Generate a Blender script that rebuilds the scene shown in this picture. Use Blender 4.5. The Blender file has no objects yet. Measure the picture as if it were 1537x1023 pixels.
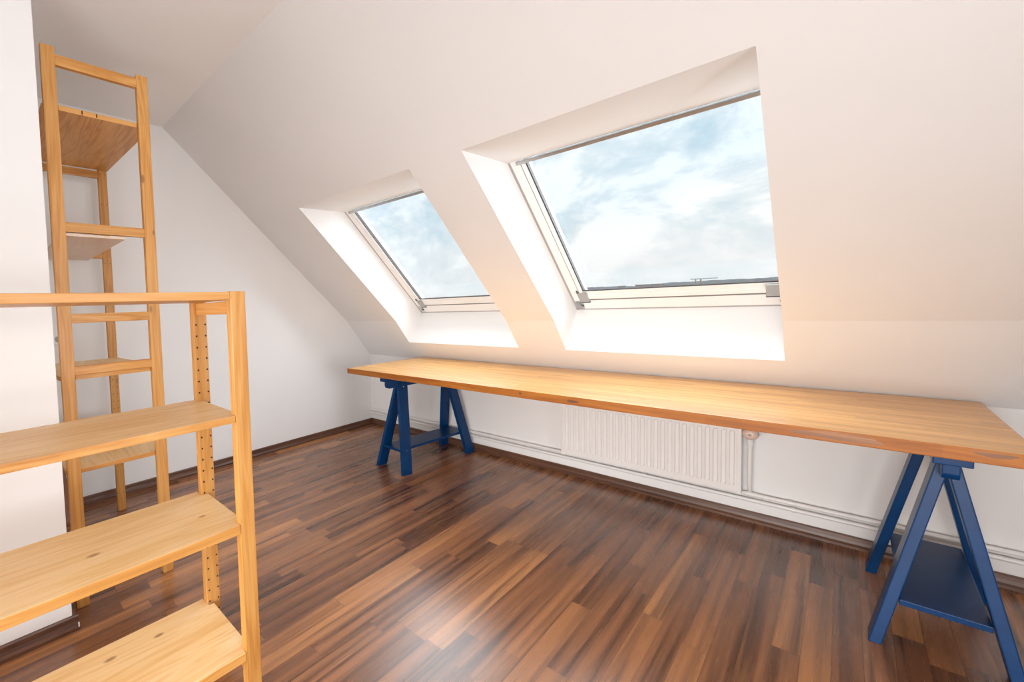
import bpy, bmesh, math, random
from mathutils import Vector, Matrix
random.seed(7)
sc = bpy.context.scene
COL = sc.collection

# ------------------------------------------------------------------ materials
def nmat(name):
    m = bpy.data.materials.new(name); m.use_nodes = True
    nt = m.node_tree; nt.nodes.clear()
    out = nt.nodes.new('ShaderNodeOutputMaterial')
    b = nt.nodes.new('ShaderNodeBsdfPrincipled')
    nt.links.new(b.outputs[0], out.inputs[0])
    return m, nt, b, out
def N(nt, t, **kw):
    n = nt.nodes.new(t)
    for k, v in kw.items(): setattr(n, k, v)
    return n
def L(nt, a, b): nt.links.new(a, b)
def mth(nt, op, a, b=None, c=None):
    n = nt.nodes.new('ShaderNodeMath'); n.operation = op
    for i, v in enumerate((a, b, c)):
        if v is None: continue
        if isinstance(v, (int, float)): n.inputs[i].default_value = v
        else: nt.links.new(v, n.inputs[i])
    return n.outputs[0]
def ramp(nt, fac, stops, interp='LINEAR'):
    r = nt.nodes.new('ShaderNodeValToRGB'); r.color_ramp.interpolation = interp
    e = r.color_ramp.elements
    while len(e) > 1: e.remove(e[-1])
    e[0].position = stops[0][0]; e[0].color = (*stops[0][1], 1)
    for p, c in stops[1:]:
        x = e.new(p); x.color = (*c, 1)
    nt.links.new(fac, r.inputs[0]); return r.outputs[0]
def mixc(nt, fac, a, b, mode='MIX'):
    n = nt.nodes.new('ShaderNodeMix'); n.data_type = 'RGBA'; n.blend_type = mode
    for i, v in ((0, fac), (6, a), (7, b)):
        if isinstance(v, (int, float)): n.inputs[i].default_value = v
        elif isinstance(v, tuple): n.inputs[i].default_value = (*v, 1)
        else: nt.links.new(v, n.inputs[i])
    return n.outputs[2]
def bump(nt, b, h, strength=.1, dist=.01):
    n = nt.nodes.new('ShaderNodeBump'); n.inputs['Strength'].default_value = strength
    n.inputs['Distance'].default_value = dist
    nt.links.new(h, n.inputs['Height']); nt.links.new(n.outputs[0], b.inputs['Normal'])

def plain(name, col, rough=.5, metal=0., spec=.5, noise=0., nscale=30., coat=0.):
    m, nt, b, o = nmat(name)
    b.inputs['Roughness'].default_value = rough; b.inputs['Metallic'].default_value = metal
    b.inputs['Specular IOR Level'].default_value = spec
    b.inputs['Coat Weight'].default_value = coat
    tc = N(nt, 'ShaderNodeTexCoord'); nz = N(nt, 'ShaderNodeTexNoise')
    nz.inputs['Scale'].default_value = nscale; nz.inputs['Detail'].default_value = 4
    L(nt, tc.outputs['Object'], nz.inputs['Vector'])
    c = ramp(nt, nz.outputs[0], [(.3, tuple(x * (1 - noise) for x in col)), (.7, tuple(min(1, x * (1 + noise)) for x in col))])
    L(nt, c, b.inputs['Base Color'])
    return m
def plaster(name, col):
    m, nt, b, o = nmat(name)
    b.inputs['Roughness'].default_value = .85; b.inputs['Specular IOR Level'].default_value = .2
    tc = N(nt, 'ShaderNodeTexCoord'); nz = N(nt, 'ShaderNodeTexNoise'); nz.inputs['Scale'].default_value = 1.7; nz.inputs['Detail'].default_value = 3
    L(nt, tc.outputs['Object'], nz.inputs['Vector'])
    L(nt, ramp(nt, nz.outputs[0], [(.3, tuple(x * .985 for x in col)), (.7, tuple(min(1, x * 1.01) for x in col))]), b.inputs['Base Color'])
    n2 = N(nt, 'ShaderNodeTexNoise'); n2.inputs['Scale'].default_value = 160; n2.inputs['Detail'].default_value = 3
    L(nt, tc.outputs['Object'], n2.inputs['Vector']); bump(nt, b, n2.outputs[0], .06, .003)
    return m
def wood(name, axis, light, mid, dark, rough=.4, knots=True, gs=1., coat=0., var=.10, strips=0., kn=.42):
    """sawn timber, grain running along axis (0,1,2)"""
    m, nt, b, o = nmat(name)
    b.inputs['Roughness'].default_value = rough; b.inputs['Coat Weight'].default_value = coat; b.inputs['Coat Roughness'].default_value = .22
    tc = N(nt, 'ShaderNodeTexCoord'); oi = N(nt, 'ShaderNodeObjectInfo')
    off = N(nt, 'ShaderNodeVectorMath', operation='ADD')
    sc1 = N(nt, 'ShaderNodeVectorMath', operation='SCALE'); sc1.inputs['Scale'].default_value = 37.
    cmb = N(nt, 'ShaderNodeCombineXYZ')
    for i in range(3): L(nt, oi.outputs['Random'], cmb.inputs[i])
    L(nt, cmb.outputs[0], sc1.inputs[0]); L(nt, tc.outputs['Object'], off.inputs[0]); L(nt, sc1.outputs[0], off.inputs[1])
    vec = off.outputs[0]
    def stretch(along, across, v=vec):
        mp = N(nt, 'ShaderNodeMapping'); s = [across] * 3; s[axis] = along
        mp.inputs['Scale'].default_value = s; L(nt, v, mp.inputs['Vector']); return mp.outputs[0]
    nz = N(nt, 'ShaderNodeTexNoise'); nz.inputs['Scale'].default_value = 1; nz.inputs['Detail'].default_value = 3; nz.inputs['Distortion'].default_value = .6
    L(nt, stretch(.9 * gs, 13 * gs), nz.inputs['Vector'])
    # growth rings: repeated bands of a slow field
    rings = mth(nt, 'ABSOLUTE', mth(nt, 'SUBTRACT', mth(nt, 'FRACT', mth(nt, 'MULTIPLY', nz.outputs[0], 7.)), .5))
    fine = N(nt, 'ShaderNodeTexNoise'); fine.inputs['Scale'].default_value = 1; fine.inputs['Detail'].default_value = 5
    L(nt, stretch(5 * gs, 190 * gs), fine.inputs['Vector'])
    broad = N(nt, 'ShaderNodeTexNoise'); broad.inputs['Scale'].default_value = 1; broad.inputs['Detail'].default_value = 2
    L(nt, stretch(1.3 * gs, 9 * gs), broad.inputs['Vector'])
    f = mth(nt, 'ADD', mth(nt, 'MULTIPLY', rings, .55), mth(nt, 'ADD', mth(nt, 'MULTIPLY', fine.outputs[0], .45), mth(nt, 'MULTIPLY', broad.outputs[0], .55)))
    col = ramp(nt, f, [(.36, dark), (.62, mid), (.9, light)])
    if strips:
        sx = N(nt, 'ShaderNodeSeparateXYZ'); L(nt, tc.outputs['Object'], sx.inputs[0])
        a = sx.outputs[axis]; c = sx.outputs[1 - axis if axis < 2 else 0]
        i = mth(nt, 'FLOOR', mth(nt, 'DIVIDE', c, strips))
        wn = N(nt, 'ShaderNodeTexWhiteNoise', noise_dimensions='1D'); L(nt, i, wn.inputs['W'])
        j = mth(nt, 'FLOOR', mth(nt, 'DIVIDE', mth(nt, 'ADD', a, mth(nt, 'MULTIPLY', wn.outputs[0], 5.)), .55))
        cb = N(nt, 'ShaderNodeCombineXYZ'); L(nt, i, cb.inputs[0]); L(nt, j, cb.inputs[1])
        w2 = N(nt, 'ShaderNodeTexWhiteNoise', noise_dimensions='2D'); L(nt, cb.outputs[0], w2.inputs['Vector'])
        col = mixc(nt, 1., col, ramp(nt, w2.outputs[0], [(0, (.84, .8, .76)), (1, (1.08, 1.08, 1.08))]), 'MULTIPLY')
    vr = ramp(nt, oi.outputs['Random'], [(0, (1 - var,) * 3), (1, (1 + var * .4,) * 3)])
    col = mixc(nt, 1., col, vr, 'MULTIPLY')
    if knots:
        vo = N(nt, 'ShaderNodeTexVoronoi'); vo.inputs['Scale'].default_value = 1
        L(nt, stretch(4.5, 11.), vo.inputs['Vector'])
        spc = N(nt, 'ShaderNodeSeparateColor'); L(nt, vo.outputs['Color'], spc.inputs[0])
        sz = mth(nt, 'MULTIPLY', mth(nt, 'GREATER_THAN', spc.outputs[0], kn), mth(nt, 'ADD', mth(nt, 'MULTIPLY', spc.outputs[1], .08), .05))
        mr = N(nt, 'ShaderNodeMapRange', interpolation_type='SMOOTHSTEP')
        L(nt, vo.outputs['Distance'], mr.inputs[0]); L(nt, mth(nt, 'MULTIPLY', sz, .45), mr.inputs[1]); L(nt, mth(nt, 'ADD', sz, .0005), mr.inputs[2])
        mr.inputs[3].default_value = 1.; mr.inputs[4].default_value = 0.
        kf = mth(nt, 'MULTIPLY', mr.outputs[0], mth(nt, 'GREATER_THAN', sz, .01))
        col = mixc(nt, mth(nt, 'MULTIPLY', kf, .7), col, (.26, .095, .035))
    L(nt, col, b.inputs['Base Color'])
    bump(nt, b, fine.outputs[0], .05, .002)
    return m

def floor_mat():
    m, nt, b, o = nmat('floor_laminate')
    tc = N(nt, 'ShaderNodeTexCoord'); s = N(nt, 'ShaderNodeSeparateXYZ'); L(nt, tc.outputs['Object'], s.inputs[0])
    x, y = s.outputs[0], s.outputs[1]
    W, LEN = .0685, .92
    xs = mth(nt, 'DIVIDE', mth(nt, 'ADD', x, .035), W); i = mth(nt, 'FLOOR', xs); fx = mth(nt, 'FRACT', xs)
    wn = N(nt, 'ShaderNodeTexWhiteNoise', noise_dimensions='1D'); L(nt, i, wn.inputs['W'])
    ys = mth(nt, 'DIVIDE', mth(nt, 'ADD', y, mth(nt, 'MULTIPLY', wn.outputs[0], 9.)), LEN); j = mth(nt, 'FLOOR', ys); fy = mth(nt, 'FRACT', ys)
    cb = N(nt, 'ShaderNodeCombineXYZ'); L(nt, i, cb.inputs[0]); L(nt, j, cb.inputs[1])
    w2 = N(nt, 'ShaderNodeTexWhiteNoise', noise_dimensions='2D'); L(nt, cb.outputs[0], w2.inputs['Vector'])
    base = ramp(nt, w2.outputs[0], [(0, (.15, .062, .031)), (.25, (.21, .087, .04)), (.6, (.27, .113, .05)), (.85, (.33, .142, .06)), (1, (.43, .195, .078))])
    # grain: strip-wise shifted, stretched along y
    ad = N(nt, 'ShaderNodeVectorMath', operation='MULTIPLY_ADD')
    L(nt, w2.outputs['Color'], ad.inputs[0]); ad.inputs[1].default_value = (11, 17, 5); L(nt, tc.outputs['Object'], ad.inputs[2])
    mp = N(nt, 'ShaderNodeMapping'); mp.inputs['Scale'].default_value = (30, .7, 1); L(nt, ad.outputs[0], mp.inputs[0])
    g = N(nt, 'ShaderNodeTexNoise'); g.inputs['Scale'].default_value = 1; g.inputs['Detail'].default_value = 2.5; g.inputs['Distortion'].default_value = .4; L(nt, mp.outputs[0], g.inputs['Vector'])
    mp2 = N(nt, 'ShaderNodeMapping'); mp2.inputs['Scale'].default_value = (150, 3, 1); L(nt, ad.outputs[0], mp2.inputs[0])
    g2 = N(nt, 'ShaderNodeTexNoise'); g2.inputs['Scale'].default_value = 1; g2.inputs['Detail'].default_value = 4; L(nt, mp2.outputs[0], g2.inputs['Vector'])
    dk = ramp(nt, g.outputs[0], [(.34, (.42, .41, .44)), (.47, (.90, .90, .90)), (.60, (1.22, 1.2, 1.13))])
    col = mixc(nt, 1., base, dk, 'MULTIPLY')
    col = mixc(nt, .17, col, ramp(nt, g2.outputs[0], [(.3, (.80, .80, .82)), (.65, (1.08, 1.06, 1.04))]), 'MULTIPLY')
    # seams
    ex = mth(nt, 'MINIMUM', fx, mth(nt, 'SUBTRACT', 1., fx)); ey = mth(nt, 'MINIMUM', fy, mth(nt, 'SUBTRACT', 1., fy))
    sm = mth(nt, 'MAXIMUM', mth(nt, 'LESS_THAN', ex, .012), mth(nt, 'LESS_THAN', ey, .0013))
    col = mixc(nt, mth(nt, 'MULTIPLY', sm, .6), col, (.045, .02, .012))
    L(nt, col, b.inputs['Base Color'])
    b.inputs['Specular IOR Level'].default_value = .85
    L(nt, mth(nt, 'ADD', .24, mth(nt, 'MULTIPLY', g2.outputs[0], .06)), b.inputs['Roughness'])
    return m
def glass_mat():
    m, nt, b, o = nmat('window_glass'); nt.nodes.remove(b)
    tr = N(nt, 'ShaderNodeBsdfTransparent'); tr.inputs[0].default_value = (.97, .985, .985, 1)
    gl = N(nt, 'ShaderNodeBsdfGlossy'); gl.inputs['Roughness'].default_value = .02
    fr = N(nt, 'ShaderNodeFresnel'); fr.inputs['IOR'].default_value = 1.45
    mx = N(nt, 'ShaderNodeMixShader'); L(nt, mth(nt, 'MULTIPLY', fr.outputs[0], .06), mx.inputs[0])
    L(nt, tr.outputs[0], mx.inputs[1]); L(nt, gl.outputs[0], mx.inputs[2]); L(nt, mx.outputs[0], o.inputs[0])
    return m

M = {}
WALLC = (.89, .885, .88)
M['wall'] = plaster('wall_plaster', WALLC)
M['ceil'] = plaster('ceiling_lightened', (.95, .945, .94))  # whiter than the walls, standing in for light missing on the ceiling
M['floor'] = floor_mat()
M['base'] = wood('baseboard_walnut', 1, (.17, .078, .042), (.12, .052, .029), (.07, .03, .018), rough=.35, knots=False, gs=2)
M['basex'] = wood('baseboard_walnut_x', 0, (.17, .078, .042), (.12, .052, .029), (.07, .03, .018), rough=.35, knots=False, gs=2)
PINE = ((.76, .41, .135), (.66, .31, .075), (.50, .195, .037))
PALE = ((.90, .65, .37), (.85, .56, .26), (.74, .42, .15))
for i, a in enumerate('xyz'):
    M['pine_' + a] = wood('varnished_pine_' + a, i, *PINE, rough=.42)
    M['pale_' + a] = wood('shelf_pine_' + a, i, *PALE, rough=.45)
M['blank'] = wood('pale_plywood', 0, (.86, .68, .54), (.82, .63, .48), (.76, .56, .41), knots=False)
M['desk'] = wood('oiled_worktop', 0, (.80, .45, .15), (.70, .35, .09), (.52, .22, .042), rough=.36, kn=.9, coat=.45, strips=.045)
M['desk_edge_shaded'] = wood('oiled_worktop_edge_shaded', 0, (.52, .19, .022), (.42, .135, .012), (.28, .08, .008), rough=.5, strips=.3)  # worktop edge: its shade is put into a darker wood colour
M['blue'] = plain('blue_paint', (.0008, .040, .145), rough=.34, noise=.12, nscale=14, spec=.22)
M['white'] = plain('white_lacquer', (.84, .83, .82), rough=.3, noise=.01)
M['rad'] = plain('radiator_enamel', (.88, .865, .85), rough=.35, noise=.01)
M['frame'] = plain('white_window_frame', (.92, .92, .92), rough=.3, noise=.01)
M['gasket'] = plain('dark_gasket', (.07, .06, .06), rough=.5)
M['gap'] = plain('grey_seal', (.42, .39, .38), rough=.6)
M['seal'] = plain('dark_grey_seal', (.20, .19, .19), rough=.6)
M['metal'] = plain('grey_metal', (.45, .45, .45), rough=.35, metal=.7, noise=.05)
M['darkmetal'] = plain('dark_metal', (.09, .09, .12), rough=.4, metal=.5)
M['cream'] = plain('cream_plastic', (.82, .62, .52), rough=.35)
M['hole'] = plain('drilled_hole', (.05, .02, .008), rough=.9)
M['brownboard'] = plain('brown_hardboard', (.27, .115, .06), rough=.5, noise=.1)
M['glass'] = glass_mat()
M['city'] = plain('hazy_grey', (.19, .195, .20), rough=1, noise=.15, nscale=.05)
M['facade'] = plain('hazy_render', (.19, .15, .12), rough=1, noise=.05, nscale=.2)
M['ground'] = plain('lightened_ground', (.76, .76, .75), rough=1, noise=.1, nscale=.02)  # ground made very pale so it bounces light up to the window linings

# ------------------------------------------------------------------ mesh helpers
class MB:
    def __init__(s): s.bm = bmesh.new()
    def box(s, x0, x1, y0, y1, z0, z1, bev=0., rot=None, piv=None, mi=0):
        vs = [s.bm.verts.new((x, y, z)) for x in (x0, x1) for y in (y0, y1) for z in (z0, z1)]
        F = [(0, 1, 3, 2), (4, 6, 7, 5), (0, 4, 5, 1), (2, 3, 7, 6), (0, 2, 6, 4), (1, 5, 7, 3)]
        fs = [s.bm.faces.new([vs[i] for i in f]) for f in F]
        for f in fs: f.material_index = mi
        return s._fin(fs, vs, bev, rot, piv)
    def _fin(s, fs, vs, bev, rot, piv):
        if bev:
            es = list({e for f in fs for e in f.edges})
            r = bmesh.ops.bevel(s.bm, geom=es, offset=bev, segments=2, profile=.6, affect='EDGES')
            vs = list({v for f in r['faces'] for v in f.verts} | {v for v in vs if v.is_valid})
        if rot is not None:
            for v in vs: v.co = rot @ (v.co - piv) + piv if piv is not None else rot @ v.co
        return vs
    def hexa(s, P, bev=0.):
        """8 points: bottom ring 4, top ring 4"""
        vs = [s.bm.verts.new(p) for p in P]
        fs = [s.bm.faces.new([vs[i] for i in f]) for f in [(3, 2, 1, 0), (4, 5, 6, 7), (0, 1, 5, 4), (1, 2, 6, 5), (2, 3, 7, 6), (3, 0, 4, 7)]]
        return s._fin(fs, vs, bev, None, None)
    def prism(s, poly, axis, a, b, bev=0.):
        """extrude polygon (2D, in the other two axes in order) along axis from a to b"""
        o = [i for i in range(3) if i != axis]
        def mk(t):
            r = []
            for p in poly:
                c = [0, 0, 0]; c[axis] = t; c[o[0]] = p[0]; c[o[1]] = p[1]; r.append(s.bm.verts.new(c))
            return r
        A, B = mk(a), mk(b); n = len(poly)
        fs = [s.bm.faces.new(A), s.bm.faces.new(B[::-1])]
        for i in range(n): fs.append(s.bm.faces.new([A[i], B[i], B[(i + 1) % n], A[(i + 1) % n]]))
        return s._fin(fs, A + B, bev, None, None)
    def face(s, pts): return s.bm.faces.new([s.bm.verts.new(p) for p in pts])
    def tube(s, pts, r, n=14, cap=True):
        pts = [Vector(p) for p in pts]; rings = []
        for k, p in enumerate(pts):
            t = (pts[min(k + 1, len(pts) - 1)] - pts[max(k - 1, 0)]).normalized()
            u = t.cross(Vector((0, 0, 1)));
            if u.length < 1e-4: u = t.cross(Vector((0, 1, 0)))
            u.normalize(); w = t.cross(u)
            rr = r[k] if isinstance(r, (list, tuple)) else r
            rings.append([s.bm.verts.new(p + (u * math.cos(2 * math.pi * i / n) + w * math.sin(2 * math.pi * i / n)) * rr) for i in range(n)])
        for a, b in zip(rings, rings[1:]):
            for i in range(n): s.bm.faces.new([a[i], a[(i + 1) % n], b[(i + 1) % n], b[i]])
        if cap: s.bm.faces.new(rings[0][::-1]); s.bm.faces.new(rings[-1])
        return s
    def build(s, name, mat, parent=None, loc=None, smooth=False, world=True):
        bmesh.ops.recalc_face_normals(s.bm, faces=s.bm.faces[:])
        me = bpy.data.meshes.new(name)
        # origin: centre of the lowest face of the bounding box (top-level) or the parent's base
        o = bpy.data.objects.new(name, me); COL.objects.link(o)
        if parent is not None:
            base = base_of(parent); o.parent = parent
        elif loc is not None:
            base = Vector(loc); o.location = base
        else:
            base = Vector((0, 0, 0))
        if base.length: bmesh.ops.translate(s.bm, verts=s.bm.verts[:], vec=-base)
        s.bm.to_mesh(me); s.bm.free()
        for mm in (mat if isinstance(mat, (list, tuple)) else [mat]): me.materials.append(mm)
        if smooth:
            for p in me.polygons: p.use_smooth = True
            try: me.set_sharp_from_angle(angle=math.radians(40))
            except Exception: pass
        return o
def base_of(o):
    v = Vector(o.location)
    while o.parent: o = o.parent; v += o.location
    return v
def tag(o, label=None, cat=None, group=None, kind=None):
    if label: o['label'] = label
    if cat: o['category'] = cat
    if group: o['group'] = group
    if kind: o['kind'] = kind
    return o
def thing(name, loc, label, cat, group=None):
    o = bpy.data.objects.new(name, None); COL.objects.link(o); o.location = loc; o.empty_display_size = .1
    return tag(o, label, cat, group)
def struct(name, mb, mat, label=None, smooth=False):
    o = mb.build(name, mat, smooth=smooth); o['kind'] = 'structure'
    if label: o['label'] = label
    return o

# ------------------------------------------------------------------ room dimensions
XR, YR = 5.2, -5.6                     # unseen right and rear walls
HK = .768                              # knee wall height
A, HC = .338, 1.1526                   # fold between steep and main roof slope
B, HT = 2.21, 2.722                    # ceiling edge
W = [(.653, 1.681), (2.004, 3.013)]    # roof window openings in x
TT, TB = .582, .4446
YT, ZT = -(A + (B - A) * TT), HC + (HT - HC) * TT
YB, ZB = -A * TB, HK + (HC - HK) * TB
CX, CY = 1.245, -3.168                  # partition block corner

mb = MB(); mb.face([(-.1, .1, 0), (XR + .1, .1, 0), (XR + .1, YR - .1, 0), (-.1, YR - .1, 0)])
struct('floor', mb, M['floor'], 'dark walnut strip laminate floor')
mb = MB(); mb.face([(0, -B, HT), (XR, -B, HT), (XR, YR, HT), (0, YR, HT)])
struct('ceiling', mb, M['ceil'], 'flat white ceiling above the roof slope')
mb = MB(); mb.face([(0, 0, 0), (XR, 0, 0), (XR, 0, HK), (0, 0, HK)])
struct('wall_window', mb, M['wall'], 'low white knee wall below the roof slope')
mb = MB()
xs = [0, W[0][0], W[0][1], W[1][0], W[1][1], XR]
def quad(x0, x1, p, q): mb.face([(x0, *p), (x1, *p), (x1, *q), (x0, *q)])
PK, PB, PC, PT, PH = (0, HK), (YB, ZB), (-A, HC), (YT, ZT), (-B, HT)
for i in range(5):
    hole = i in (1, 3)
    quad(xs[i], xs[i + 1], PK, PB)
    if not hole: quad(xs[i], xs[i + 1], PB, PC); quad(xs[i], xs[i + 1], PC, PT)
    quad(xs[i], xs[i + 1], PT, PH)
bmesh.ops.remove_doubles(mb.bm, verts=mb.bm.verts[:], dist=1e-5)
struct('wall_slope', mb, M['wall'], 'white sloping roof wall with two window openings')
mb = MB(); mb.face([(0, 0, 0), (0, 0, HK), (0, -A, HC), (0, -B, HT), (0, YR, HT), (0, YR, 0)])
struct('wall_left', mb, M['wall'], 'white gable end wall')
mb = MB(); mb.face([(XR, 0, 0), (XR, 0, HK), (XR, -A, HC), (XR, -B, HT), (XR, YR, HT), (XR, YR, 0)])
struct('wall_right', mb, M['wall'])
mb = MB(); mb.face([(0, YR, 0), (XR, YR, 0), (XR, YR, HT), (0, YR, HT)])
struct('wall_rear', mb, M['wall'])
mb = MB(); mb.box(0.0, CX, YR, CY, 0, HT, bev=.003)
struct('wall_partition', mb, M['wall'], 'white wall block at the left edge of the photo')

# window linings (reveals) and windows -------------------------------------------------
FA = math.radians(40.9); FY, FZ, FL = .055, 1.2135, 1.33
SD = Vector((0, -math.cos(FA), math.sin(FA))); ND = Vector((0, math.sin(FA), math.cos(FA)))
SPL = .085
def fp(xo, u, s, n): return Vector((xo + u, FY, FZ)) + SD * s + ND * n
for k, (x0, x1) in enumerate(W):
    mb = MB(); xr = x1 + SPL
    fb, ft = fp(0, 0, 0, 0), fp(0, 0, FL, 0)
    for xa, xb in ((x0, x0), (x1, xr)):
        mb.face([(xa, *PB), (xa, *PC), (xa, *PT), (xb, ft.y, ft.z), (xb, fb.y, fb.z)])
    mb.face([(x0, *PB), (x1, *PB), (xr, fb.y, fb.z), (x0, fb.y, fb.z)])
    mb.face([(x0, *PT), (x1, *PT), (xr, ft.y, ft.z), (x0, ft.y, ft.z)])
    bmesh.ops.remove_doubles(mb.bm, verts=mb.bm.verts[:], dist=1e-5)
    struct('trim_%d' % (k + 1), mb, M['wall'], ['white plaster lining of the smaller left roof window', 'white plaster lining of the large right roof window'][k])
    wd = xr - x0
    root = thing('window_%d' % (k + 1), fp(x0, wd / 2, 0, 0), None, None); root['kind'] = 'structure'
    root['label'] = ['left roof window nearer the gable wall', 'right roof window, the larger in view'][k]
    def bar(m, u0, u1, s0, s1, n0, n1, bev=.003):
        P = [fp(x0, u, s, n) for n in (n0, n1) for (u, s) in ((u0, s0), (u1, s0), (u1, s1), (u0, s1))]
        m.hexa(P, bev)
    E1 = .012
    m = MB()                                             # outer fixed frame
    bar(m, E1, wd - E1, .012, .102, 0, .09); bar(m, E1, .060, .012, FL + .03, 0, .09)
    bar(m, wd - .060, wd - E1, .012, FL + .03, 0, .09); bar(m, E1, wd - E1, FL - .02, FL + .03, .02, .09)
    m.build('window_frame', M['frame'], root)
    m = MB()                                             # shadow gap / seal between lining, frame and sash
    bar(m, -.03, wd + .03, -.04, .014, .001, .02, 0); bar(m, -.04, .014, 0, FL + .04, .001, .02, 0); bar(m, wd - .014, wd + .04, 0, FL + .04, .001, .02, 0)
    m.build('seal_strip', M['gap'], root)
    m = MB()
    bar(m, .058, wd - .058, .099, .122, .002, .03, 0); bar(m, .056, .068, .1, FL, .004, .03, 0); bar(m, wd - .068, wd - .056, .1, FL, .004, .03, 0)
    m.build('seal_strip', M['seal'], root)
    m = MB()                                             # opening sash
    bar(m, .064, wd - .064, .119, .156, -.004, .040); bar(m, .064, wd - .064, .1555, .191, .002, .012)
    bar(m, .064, .086, .116, FL + .02, -.002, .075); bar(m, wd - .086, wd - .064, .116, FL + .02, -.002, .075)
    sash = m.build('sash', M['frame'], root)
    m = MB()
    bar(m, .084, wd - .084, .189, .200, .007, .013, 0); bar(m, .085, .093, .18, FL, .006, .03, 0); bar(m, wd - .093, wd - .085, .18, FL, .006, .03, 0)
    m.build('gasket', M['gasket'], sash)
    m = MB(); bar(m, .086, wd - .086, .178, FL + .02, .010, .018, 0)
    m.build('glass_pane', M['glass'], sash)
    m = MB(); bar(m, .045, wd - .03, FL - .024, FL - .004, -.012, .02, .003)
    tag(m.build('control_bar', M['metal'], root), 'slim grey ventilation bar along the top')
    for side in (0, 1):
        def ub(m, a, b, s0, s1, n0, n1, bev=.002):
            if side == 0: bar(m, a, b, s0, s1, n0, n1, bev)
            else: bar(m, wd - b - .053, wd - a - .053, s0, s1, n0, n1, bev)
        m = MB(); ub(m, .055, .108, .098, .188, -.010, .01)
        ub(m, .050, .060, .05, .20, -.007, .006); ub(m, .036, .046, .055, .066, -.006, .004)
        h = m.build('corner_hinge', M['metal'], root); h['label'] = 'grey metal corner hinge'
        m = MB(); ub(m, .056, .110, .086, .099, -.008, .008); ub(m, .050, .058, .185, .21, -.009, .004); ub(m, .046, .062, .05, .064, -.011, -.004)
        m.build('hinge_lever', M['darkmetal'], h)

# baseboards ---------------------------------------------------------------------------
BP = [(0, 0), (.024, 0), (.0235, .012), (.017, .022), (.0125, .035), (.011, .052), (.008, .058), (0, .058)]
mb = MB(); mb.prism([(-p[0], p[1]) for p in BP], 0, 0.0, XR)
struct('baseboard_window', mb, M['basex'], 'dark brown moulded baseboard under the knee wall')
mb = MB(); mb.prism([(p[0], p[1]) for p in BP], 1, CY + .025, -.001)
struct('baseboard_left', mb, M['base'], 'dark brown baseboard along the gable wall')
mb = MB(); mb.prism([(CX + p[0], p[1]) for p in BP], 1, YR, CY + .022)
mb.prism([(CY + p[0], p[1]) for p in BP], 0, .001, CX)
o = struct('baseboard_partition', mb, M['base'], 'dark brown baseboard around the white wall block')
mb = MB(); mb.box(CX + .016, CX + .0245, CY + .017, CY + .0225, .012, .03, bev=.002)
tag(mb.build('corner_cap', M['white'], o), 'small pale filler on the baseboard corner')

# ------------------------------------------------------------------ worktop
desk = thing('worktop', (2.12, -.5, .745), 'long thick solid oiled wood worktop lying on two blue trestles', 'table top')
mb = MB(); z0, z1 = .745, .790
mb.hexa([(.668, -.992, z0), (3.556, -.992, z0), (3.557, -.03, z0), (.722, -.03, z0), (.668, -.992, z1), (3.556, -.992, z1), (3.557, -.03, z1), (.722, -.03, z1)], .0035)
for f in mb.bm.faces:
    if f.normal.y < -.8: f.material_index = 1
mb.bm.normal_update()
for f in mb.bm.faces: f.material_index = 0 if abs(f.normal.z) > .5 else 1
mb.build('board', [M['desk'], M['desk_edge_shaded']], desk)
mb = MB()
def blob(mb, x, z, rx, rz, y=-.9926, n=20, seed=0):
    r = random.Random(seed)
    pts = []
    for i in range(n):
        a = 2 * math.pi * i / n; k = 1 + .12 * math.sin(3 * a + seed) + .06 * r.uniform(-1, 1)
        pts.append((x + rx * k * math.cos(a), z + rz * k * math.sin(a) + .06 * rx * 0))
    mb.prism(pts, 1, y, y + .002)
pass
STAIN = wood('stained_heartwood', 0, (.46, .20, .07), (.30, .12, .04), (.16, .06, .022), rough=.4, knots=False, gs=1.6)
KNOT = wood('dark_knot', 0, (.22, .09, .04), (.16, .062, .028), (.10, .038, .018), rough=.5, knots=False, gs=3)
for x, z, rx, rz, sd in ((2.078, .772, .007, .006, 1), (2.34, .766, .026, .0065, 2)):
    mb = MB(); blob(mb, x, z, rx, rz, seed=sd); mb.build('knot', KNOT, desk)
for x, z, rx, rz, sd in ((3.185, .769, .105, .014, 4), (3.48, .776, .035, .008, 6)):
    mb = MB(); blob(mb, x, z, rx, rz, seed=sd); mb.build('heartwood_patch', STAIN, desk)

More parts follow.
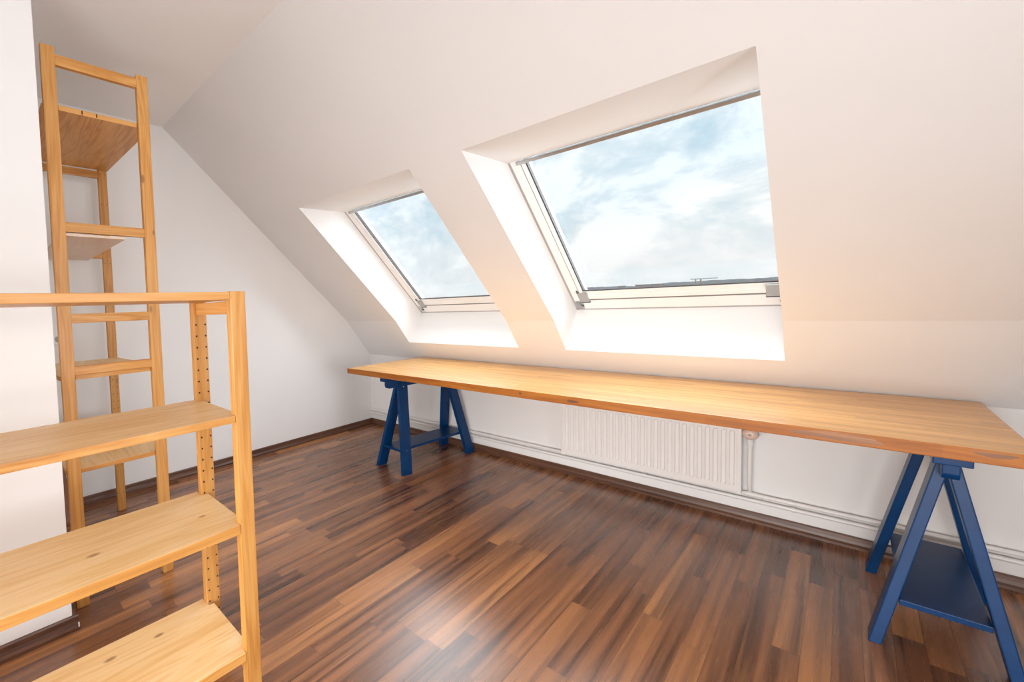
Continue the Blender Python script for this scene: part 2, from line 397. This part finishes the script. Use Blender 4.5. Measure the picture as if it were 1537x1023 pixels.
# ------------------------------------------------------------------ trestles
def trestle(loc, yaw, foot_half, delta, beam_front, beam_back, label, shelf_in=.0):
    t = thing('trestle', loc, label, 'trestle', 'blue trestles under the worktop'); Lp = Vector(loc)
    R = Matrix.Rotation(yaw, 3, 'Z')
    def fin(m, name, mat=M['blue'], par=None):
        for v in m.bm.verts: v.co = R @ v.co + Lp
        return m.build(name, mat, par or t)
    H = .745
    m = MB(); m.prism([(-beam_front, .708), (-beam_front, .672), (-beam_front + .006, .658), (-beam_front + .018, .652), (beam_back - .018, .652), (beam_back - .006, .658), (beam_back, .672), (beam_back, .708)], 0, -.0175, .0175, bev=.003)
    fin(m, 'beam')
    m = MB(); m.box(-.037, .037, -beam_front - .03, beam_back + .03, .708, H, bev=.003)
    fin(m, 'top_plate')
    bw, th = .095, .029
    hx = lambda z: .152 - .186 * z                      # outer half spread
    for sy in (-1, 1):
        for sx in (-1, 1):
            P = []
            zt = .700
            for z in (0, zt):
                yo = foot_half - delta * z / .65; xo = hx(z)
                xa, xb = (xo - th, xo); ya, yb = (yo - bw, yo)
                pts = [(xa, ya), (xb, ya), (xb, yb), (xa, yb)]
                P += [(sx * a, sy * b, z) for a, b in pts]
            m = MB(); m.hexa(P, .003); lg = fin(m, 'leg')
            if sy == -1 and sx == 1:
                for zz in (.695, .652):
                    m = MB(); xx = hx(zz) * sx; yy = sy * (foot_half - delta * zz / .65 - bw * .5)
                    m.tube([(xx - sx * .002, yy, zz), (xx + sx * .0012, yy, zz)], .005, 10)
                    fin(m, 'screw', M['metal'], lg)
                zz = .175; m = MB(); xx = hx(zz) * sx; yy = sy * (foot_half - delta * zz / .65 - bw * .5)
                m.tube([(xx - sx * .002, yy, zz), (xx + sx * .001, yy, zz)], .0035, 10); fin(m, 'screw', M['metal'], lg)
    s1 = foot_half - delta * .18 / .65 - .004
    m = MB(); hw = hx(.185) - th - .001
    m.box(-hw, hw, -s1, s1, .163, .183, bev=.002)
    fin(m, 'shelf')
    return t
trestle((1.063, -.478, 0), math.radians(-4.6), .437, .10, .447, .40, 'blue painted trestle under the left end of the worktop, near the gable wall')
trestle((3.42, -.52, 0), math.radians(-.5), .360, .055, .375, .36, 'blue painted trestle under the right end of the worktop, right of the radiator')

# ------------------------------------------------------------------ tall shelving unit
t = thing('shelving_unit', (.69, -2.91, 0), 'tall narrow pine shelving unit in the niche against the gable wall', 'shelf')
YL0, YL1, YR0, YR1 = -3.135, -3.081, -2.745, -2.692
def peg_holes(parent, x, ys, zs, r):
    first = None
    for zz in zs:
        for yy in ys:
            if first is None:
                m = MB(); m.tube([(x - .002, yy, zz), (x + .0006, yy, zz)], r, 10); first = m.build('peg_hole', M['hole'], parent); y0, z0 = yy, zz
            else:
                c = first.copy(); c.parent = parent; c.location = (0, yy - y0, zz - z0); COL.objects.link(c)
for (xa, xb) in ((1.098, 1.13), (.235, .267)):
    for (ya, yb) in ((YL0, YL1), (YR0, YR1)):
        m = MB(); m.box(xa, xb, ya, yb, 0, 2.452 if ya == YL0 else 2.440, bev=.0035); p = m.build('post', M['pine_z'], t)
        if xa < 1 and ya == YR0:
            cy = (ya + yb) / 2
            peg_holes(p, xb, (cy - .014, cy + .014), [.12 + .0475 * i for i in range(45) if .69 < .12 + .0475 * i < 1.05 or i % 4 == 0], .0026)
    for (za, zb) in ((2.380, 2.424), (1.673, 1.716), (1.274, 1.315), (1.043, 1.083)) if xa > 1 else ((2.186, 2.229), (1.673, 1.716)):
        m = MB(); m.box(xa + .004, xb - .004, YL1 - .004, YR0 + .004, za, zb, bev=.003); m.build('rung', M['pine_y'], t)
def shade_edges(m, face, edge):
    m.bm.normal_update()
    for f in m.bm.faces: f.material_index = 0 if abs(f.normal.z) > .6 else 1  # board sides take the darker pine, shade away from the window painted in
    return [face, edge]
def notched_board(mb, x0, x1, y0, y1, nx0, nx1, ny0, ny1, z0, z1, bev=.002):
    """board in plan with corner notches: between x=nx0..nx1 it spans y0..y1, outside it spans ny0..ny1"""
    poly = [(x0, ny0), (nx0, ny0), (nx0, y0), (nx1, y0), (nx1, ny0), (x1, ny0), (x1, ny1), (nx1, ny1), (nx1, y1), (nx0, y1), (nx0, ny1), (x0, ny1)]
    return mb.prism(poly, 2, z0, z1, bev)
for i, (za, zb) in enumerate(((2.196, 2.218), (1.022, 1.042), (.600, .620))):
    m = MB(); notched_board(m, .272 if i < 1 else .272, 1.112, YL0 - .004, YR1 + .004, .270, 1.096, YL1 + .003, YR0 - .003, za, zb)
    if i == 2:
        for v in m.bm.verts: v.co.z += (1.112 - v.co.x) * .048
    if i == 1:
        for v in m.bm.verts: v.co.z -= (1.112 - v.co.x) * .02
    if i == 0:
        for v in m.bm.verts: v.co.z += (1.112 - v.co.x) * .045
    b = m.build('shelf_board', shade_edges(m, M['pale_x'] if i else M['pine_x'], M['pine_y']), t)
    if i == 0:
        for yy in (-2.985, -2.925):
            m = MB(); m.box(1.1115, 1.1132, yy - .0025, yy + .0025, za + .004, zb - .002)
            m.build('dowel_mark', M['hole'], b)
m = MB(); m.box(.272, 1.128, -3.10, -2.835, 1.655, 1.667, bev=.003)
tag(m.build('shelf_board', M['blank'], t), 'pale thin shelf board below the second rung')

# ------------------------------------------------------------------ low shelving unit (foreground)
t = thing('shelving_unit', (1.835, -3.3, 0), 'low wide pine shelving unit with four boards in the left foreground', 'shelf')
PY0, PY1 = -2.765, -2.710
YE = -4.35
for side in (0, 1):
    off = 0 if side == 0 else (YE - PY1 + 0)
    for (xa, xb) in ((1.969, 2.0), (1.668, 1.70)):
        y0, y1 = (PY0, PY1) if side == 0 else (YE, YE + .055)
        m = MB(); m.box(xa, xb, y0, y1, 0, 1.364, bev=.003); p = m.build('post', M['pine_z'], t)
        if xa < 1.8 and side == 0:
            peg_holes(p, xb, (-2.754, -2.7175), [1.254 - .0432 * i for i in range(28)], .0037)
    for (za, zb) in ((1.291, 1.334), (.07, .113)):
        y0, y1 = (PY0 + .014, PY1 - .014) if side == 0 else (YE + .014, YE + .041)
        m = MB(); m.box(1.698, 1.971, y0, y1, za, zb, bev=.003); m.build('rung', M['pine_x'], t)
for i, (za, zb) in enumerate(((1.337, 1.362), (.940, .963), (.571, .602), (.138, .168))):
    m = MB(); ya, yb = YE + .02, -2.742
    poly = [(1.66, YE + .056), (1.704, YE + .056), (1.704, ya), (1.964, ya), (1.964, YE + .056), (2.0005, YE + .056), (2.0005, PY0 - .001), (1.964, PY0 - .001), (1.964, yb), (1.704, yb), (1.704, PY0 - .001), (1.66, PY0 - .001)]
    m.prism(poly, 2, za, zb, .002)
    m.build('shelf_board', shade_edges(m, M['pine_y'] if i == 0 else M['pale_y'], M['pine_y']), t)

# ------------------------------------------------------------------ radiator
RX0, RX1, RZ0, RZ1, RF = 1.954, 2.855, .179, .552, -.100
rad = thing('radiator', (2.4, -.07, RZ0), 'white ribbed panel radiator on the knee wall under the worktop', 'radiator')
mb = MB(); bm = mb.bm
pitch = .0333; nch = 26; u0 = (RX1 - RX0 - nch * pitch) / 2
zsamp = [(RZ0 + .0, 0), (RZ0 + .030, 0), (RZ0 + .045, 1), (RZ1 - .034, 1), (RZ1 - .024, 0), (RZ1, 0)]
cols = [(RX0, 0)]
for c in range(nch):
    for f, d in ((0, 0), (.16, 0), (.34, 1), (.66, 1), (.84, 0)):
        cols.append((RX0 + u0 + (c + f) * pitch, d))
cols.append((RX0 + u0 + nch * pitch, 0)); cols.append((RX1, 0))
grid = [[bm.verts.new((x, RF + .008 * d * e, z)) for (z, e) in zsamp] for (x, d) in cols]
for a, b in zip(grid, grid[1:]):
    for k in range(len(zsamp) - 1): bm.faces.new([a[k], b[k], b[k + 1], a[k + 1]])
mb.box(RX0, RX1, RF + .006, RF + .014, RZ0, RZ1)
mb.build('front_panel', M['rad'], rad)
m = MB(); m.box(RX0 - .003, RX0 + .014, RF - .0025, -.03, RZ0 - .003, RZ1 + .004, bev=.002); m.build('side_cover', M['rad'], rad)
m = MB(); m.box(RX1 - .014, RX1 + .003, RF - .0025, -.03, RZ0 - .003, RZ1 + .004, bev=.002); m.build('side_cover', M['rad'], rad)
m = MB(); m.box(RX0 + .014, RX1 - .014, RF - .002, -.03, RZ1, RZ1 + .004, bev=.001); m.build('top_grille', M['rad'], rad)
m = MB(); m.box(RX0 + .014, RX1 - .014, -.045, -.037, RZ0, RZ1); m.build('rear_panel', M['rad'], rad)
for x in (2.1, 2.7):
    m = MB(); m.box(x - .015, x + .015, -.037, 0, RZ0 + .05, RZ1 - .05); m.build('wall_bracket', M['rad'], rad)
# valve and riser
val = thing('radiator_valve', (2.887, -.066, .19), 'radiator valve with a round cream knob on a thin white riser, right of the radiator', 'valve')
zv = .527
m = MB(); m.tube([(2.8585, -.066, zv), (2.866, -.066, zv), (2.8661, -.066, zv), (2.878, -.066, zv), (2.8781, -.066, zv), (2.905, -.066, zv)], [.011, .011, .014, .014, .0105, .0105], 14)
v = m.build('valve_body', M['metal'], val, smooth=True)
m = MB(); m.tube([(2.893, -.150, zv), (2.893, -.147, zv), (2.893, -.138, zv), (2.893, -.115, zv), (2.893, -.09, zv), (2.893, -.078, zv), (2.893, -.072, zv)], [.012, .021, .029, .032, .029, .021, .015], 20)
k = m.build('thermostat_knob', M['cream'], v, smooth=True); k['label'] = 'cream thermostat knob'
m = MB(); m.tube([(2.893, -.1515, zv), (2.893, -.149, zv)], .007, 12); m.build('knob_cap', M['gap'], k)
m = MB(); m.tube([(2.887, -.045, .186), (2.887, -.058, .20), (2.887, -.066, .24), (2.887, -.066, .445)], .0085, 12)
m.build('riser', M['rad'], val, smooth=True)
m = MB(); m.tube([(2.887, -.066, .44), (2.887, -.066, .452), (2.887, -.066, .515)], [.0095, .0135, .0135], 14)
m.build('pipe_union', M['rad'], val, smooth=True)

# pipes
def pipe(name, z, y, r, label, riser=False):
    p = thing(name, (2.4, y, z), label, 'pipe')
    if riser:
        m = MB(); m.tube([(.012, y, z), (1.6, y, z), (XR - .01, y, z)], r, 14); m.build('pipe_run', M['rad'], p, smooth=True)
        m = MB(); m.tube([(2.872, y, z), (2.91, y, z)], r + .0035, 14); m.build('tee_fitting', M['rad'], p, smooth=True)
    else:
        m = MB(); m.tube([(.012, y, z), (1.6, y, z), (XR - .01, y, z)], r, 14); m.build('pipe_run', M['rad'], p, smooth=True)
    for x in (.75, 3.034, 4.4) if riser else (.8, 2.42, 3.045, 4.4):
        m = MB(); m.tube([(x - .006, y, z), (x + .006, y, z)], r + .004, 14); m.box(x - .005, x + .005, y + r, -.0005, z - .004, z + .004); m.build('pipe_clip', M['rad'], p)
    return p
pipe('heating_pipe', .165, -.032, .0105, 'upper white heating pipe along the knee wall, meeting the riser of the radiator valve', True)
pipe('heating_pipe', .131, -.032, .0105, 'lower white heating pipe just above the dark baseboard')

# socket and brown board in the niche
t = thing('wall_socket', (.0, -2.992, 1.158), 'small white wall socket on the gable wall in the niche behind the tall shelf', 'socket')
m = MB(); m.box(.0005, .010, -3.030, -2.955, 1.122, 1.196, bev=.003); m.build('cover_plate', M['white'], t)
m = MB(); m.tube([(.009, -2.9925, 1.159), (.0112, -2.9925, 1.159)], .021, 20); m.build('socket_insert', M['gap'], t)
m = MB(); pts = [(-3.125, 0), (-3.009, 0), (-3.009, .235), (-3.013, .28), (-3.022, .31), (-3.036, .325), (-3.125, .335)]
m.prism(pts, 0, .185, .199, .002)
for v in m.bm.verts: v.co.x -= v.co.z * .40 - .012
o = m.build('leaning_board', M['brownboard'], loc=(.19, -3.07, 0)); tag(o, 'brown board with a rounded corner leaning on the gable wall behind the tall shelf', 'board')

# ------------------------------------------------------------------ outside
mb = MB(); bm = mb.bm
def skyline(bm, R, base, f, a0, a1, n, depth):
    prev = None
    for i in range(n + 1):
        a = a0 + (a1 - a0) * i / n
        h = f(i, a)
        pts = [(R * math.sin(a), R * math.cos(a), base), (R * math.sin(a), R * math.cos(a), h), ((R + depth) * math.sin(a), (R + depth) * math.cos(a), h * .98), ((R + depth) * math.sin(a), (R + depth) * math.cos(a), base)]
        cur = [bm.verts.new(p) for p in pts]
        if prev:
            for k in range(3): bm.faces.new([prev[k], cur[k], cur[k + 1], prev[k + 1]])
        prev = cur
rr = random.Random(3); hs = [0]
def hgt(i, a):
    hs[0] = hs[0] * .8 + rr.uniform(-1, 1) * .5
    return (12.2 if a > -.42 else 6.2) + .8 * math.sin(a * 9 + 1) + hs[0] * .7 + .5 * math.sin(a * 31)
skyline(bm, 520, -12, hgt, -1.35, 1.0, 420, 60)
struct('hills', mb, M['city'], 'hazy grey tree line on the horizon')
mb = MB(); mb.face([(-900, 3, -9), (900, 3, -9), (900, 900, -9), (-900, 900, -9)])
struct('ground', mb, M['ground'], 'ground far below the windows, made pale to bounce light up')
def house(az, dist, wd, h, label, nwin=5):
    cx, cy = 3.19 + dist * math.sin(az), -3.4 + dist * math.cos(az)
    t = thing('building', (cx, cy, -9), label, 'building'); R = Matrix.Rotation(-az, 3, 'Z')
    def fin(m, name, mat):
        for v in m.bm.verts: v.co = R @ v.co + Vector((cx, cy, 0))
        m.build(name, mat, t)
    m = MB(); m.box(-wd / 2, wd / 2, 0, 12, -9, h); fin(m, 'wall', M['facade'])
    m = MB(); m.box(-wd / 2 - .4, wd / 2 + .4, -.4, 12.4, h, h + .5); fin(m, 'roof', M['city'])
    for i in range(nwin):
        x = -wd / 2 + (i + .5) * wd / nwin
        m = MB(); m.box(x - .7, x + .7, -.05, .05, h - 2.2, h - .8); fin(m, 'window', M['city'])
house(math.radians(-12.6), 400, 16, 9.0, 'long low flat-roofed building far off behind the right window')
house(math.radians(-14.9), 390, 4, 8.6, 'small pale building far off left of the long low one')
# far canopy on two columns
az = math.radians(-8.5); d = 380; cx, cy = 3.19 + d * math.sin(az), -3.4 + d * math.cos(az)
t = thing('canopy', (cx, cy, -9), 'thin flat canopy on two columns far off behind the right window', 'canopy'); Rz = Matrix.Rotation(-az, 3, 'Z')
for nm, bx in (('roof', (-6.5, 6.5, 0, 5, 10.6, 11.1)), ('column', (-4.2, -3.5, 2, 3, -9, 10.6)), ('column', (-1.8, -1.1, 2, 3, -9, 10.6))):
    m = MB(); m.box(*bx)
    for v in m.bm.verts: v.co = Rz @ v.co + Vector((cx, cy, 0))
    m.build(nm, M['city'] if nm == 'roof' else M['facade'], t)

# ------------------------------------------------------------------ sky
wd = bpy.data.worlds.new('cloudy_sky'); sc.world = wd; wd.use_nodes = True
nt = wd.node_tree; nt.nodes.clear()
out = N(nt, 'ShaderNodeOutputWorld'); bg = N(nt, 'ShaderNodeBackground'); L(nt, bg.outputs[0], out.inputs[0])
tc = N(nt, 'ShaderNodeTexCoord'); s = N(nt, 'ShaderNodeSeparateXYZ'); L(nt, tc.outputs['Generated'], s.inputs[0])
cb = N(nt, 'ShaderNodeVectorMath', operation='MULTIPLY_ADD'); L(nt, tc.outputs['Generated'], cb.inputs[0]); cb.inputs[1].default_value = (1, 1, 1.9); cb.inputs[2].default_value = (3.1, 1.7, .4)
n1 = N(nt, 'ShaderNodeTexNoise'); n1.inputs['Scale'].default_value = 5.2; n1.inputs['Detail'].default_value = 7; n1.inputs['Roughness'].default_value = .6; n1.inputs['Distortion'].default_value = .35
L(nt, cb.outputs[0], n1.inputs['Vector'])
n2 = N(nt, 'ShaderNodeTexNoise'); n2.inputs['Scale'].default_value = 1.6; n2.inputs['Detail'].default_value = 3; L(nt, cb.outputs[0], n2.inputs['Vector'])
cl = ramp(nt, n1.outputs[0], [(.30, (.66, .77, .82)), (.40, (.76, .87, .92)), (.47, (.92, .96, .98)), (.54, (1.12, 1.12, 1.12))])
bl = ramp(nt, n2.outputs[0], [(.42, (1, 1, 1)), (.60, (.84, .93, 1.0))])
col = mixc(nt, 1., cl, bl, 'MULTIPLY')
hz = N(nt, 'ShaderNodeMapRange'); L(nt, s.outputs[2], hz.inputs[0]); hz.inputs[1].default_value = 0; hz.inputs[2].default_value = .16; hz.inputs[3].default_value = .75; hz.inputs[4].default_value = 0
col = mixc(nt, hz.outputs[0], col, (.93, .94, .95))
L(nt, col, bg.inputs[0]); bg.inputs[1].default_value = 1.0

# ------------------------------------------------------------------ fill lights added out of view to brighten the interior
def area(name, loc, target, sx, sy, power, col):
    ld = bpy.data.lights.new(name, 'AREA'); ld.shape = 'RECTANGLE'; ld.size = sx; ld.size_y = sy; ld.energy = power; ld.color = col
    o = bpy.data.objects.new(name, ld); COL.objects.link(o); o.location = loc
    o.rotation_euler = (Vector(target) - Vector(loc)).to_track_quat('-Z', 'Y').to_euler(); return o
area('rear_fill', (3.1, -5.4, .85), (2.2, 0, -.5), 2.0, 1.2, 40, (1, .97, .94)).data.spread = math.radians(85)  # added fill for the floor and the wall under the worktop
area('ceiling_fill', (3.3, -4.7, .7), (2.9, -4.3, 2.72), 1.2, .8, 20, (.96, .98, 1)).data.spread = math.radians(120)  # added fill aimed up at the ceiling
area('side_fill', (5.0, -2.7, 1.2), (0, -2.3, 1.9), 1.4, 1.2, 23, (.94, .97, 1)).data.spread = math.radians(110)  # added fill for the gable wall and the left of the slope

sl = bpy.data.lights.new('hazy_sun', 'SUN'); sl.energy = 13.5; sl.angle = math.radians(125); sl.color = (.88, .94, 1)
so = bpy.data.objects.new('hazy_sun', sl); COL.objects.link(so); so.location = (2, 6, 8)
so.rotation_euler = Vector((.05, -1, -.85)).to_track_quat('-Z', 'Y').to_euler()

# ------------------------------------------------------------------ camera
cam = bpy.data.cameras.new('camera'); co = bpy.data.objects.new('camera', cam); COL.objects.link(co)
R_ = [[0.6096421042387842, 0.7917499194314366, -0.038321923485404225], [0.01473338519994304, -0.05965469494768311, -0.9981103369524079], [-0.7925398615210831, 0.6079254744218346, -0.048033170300635517]]
m4 = Matrix(((R_[0][0], -R_[1][0], -R_[2][0], 3.19375), (R_[0][1], -R_[1][1], -R_[2][1], -3.40215), (R_[0][2], -R_[1][2], -R_[2][2], 1.30), (0, 0, 0, 1)))
co.matrix_world = m4
cam.sensor_fit = 'HORIZONTAL'; cam.sensor_width = 36; cam.lens = 626.9955 / 1537 * 36
cam.shift_x = (768.5 - 451.339) / 1537; cam.shift_y = -(511.5 - 493.197) / 1537
cam.clip_start = .02; cam.clip_end = 3000
sc.camera = co
sc.view_settings.view_transform = 'Standard'; sc.view_settings.look = 'None'; sc.view_settings.gamma = 1; sc.view_settings.use_curve_mapping = False
sc.view_settings.exposure = 0.0
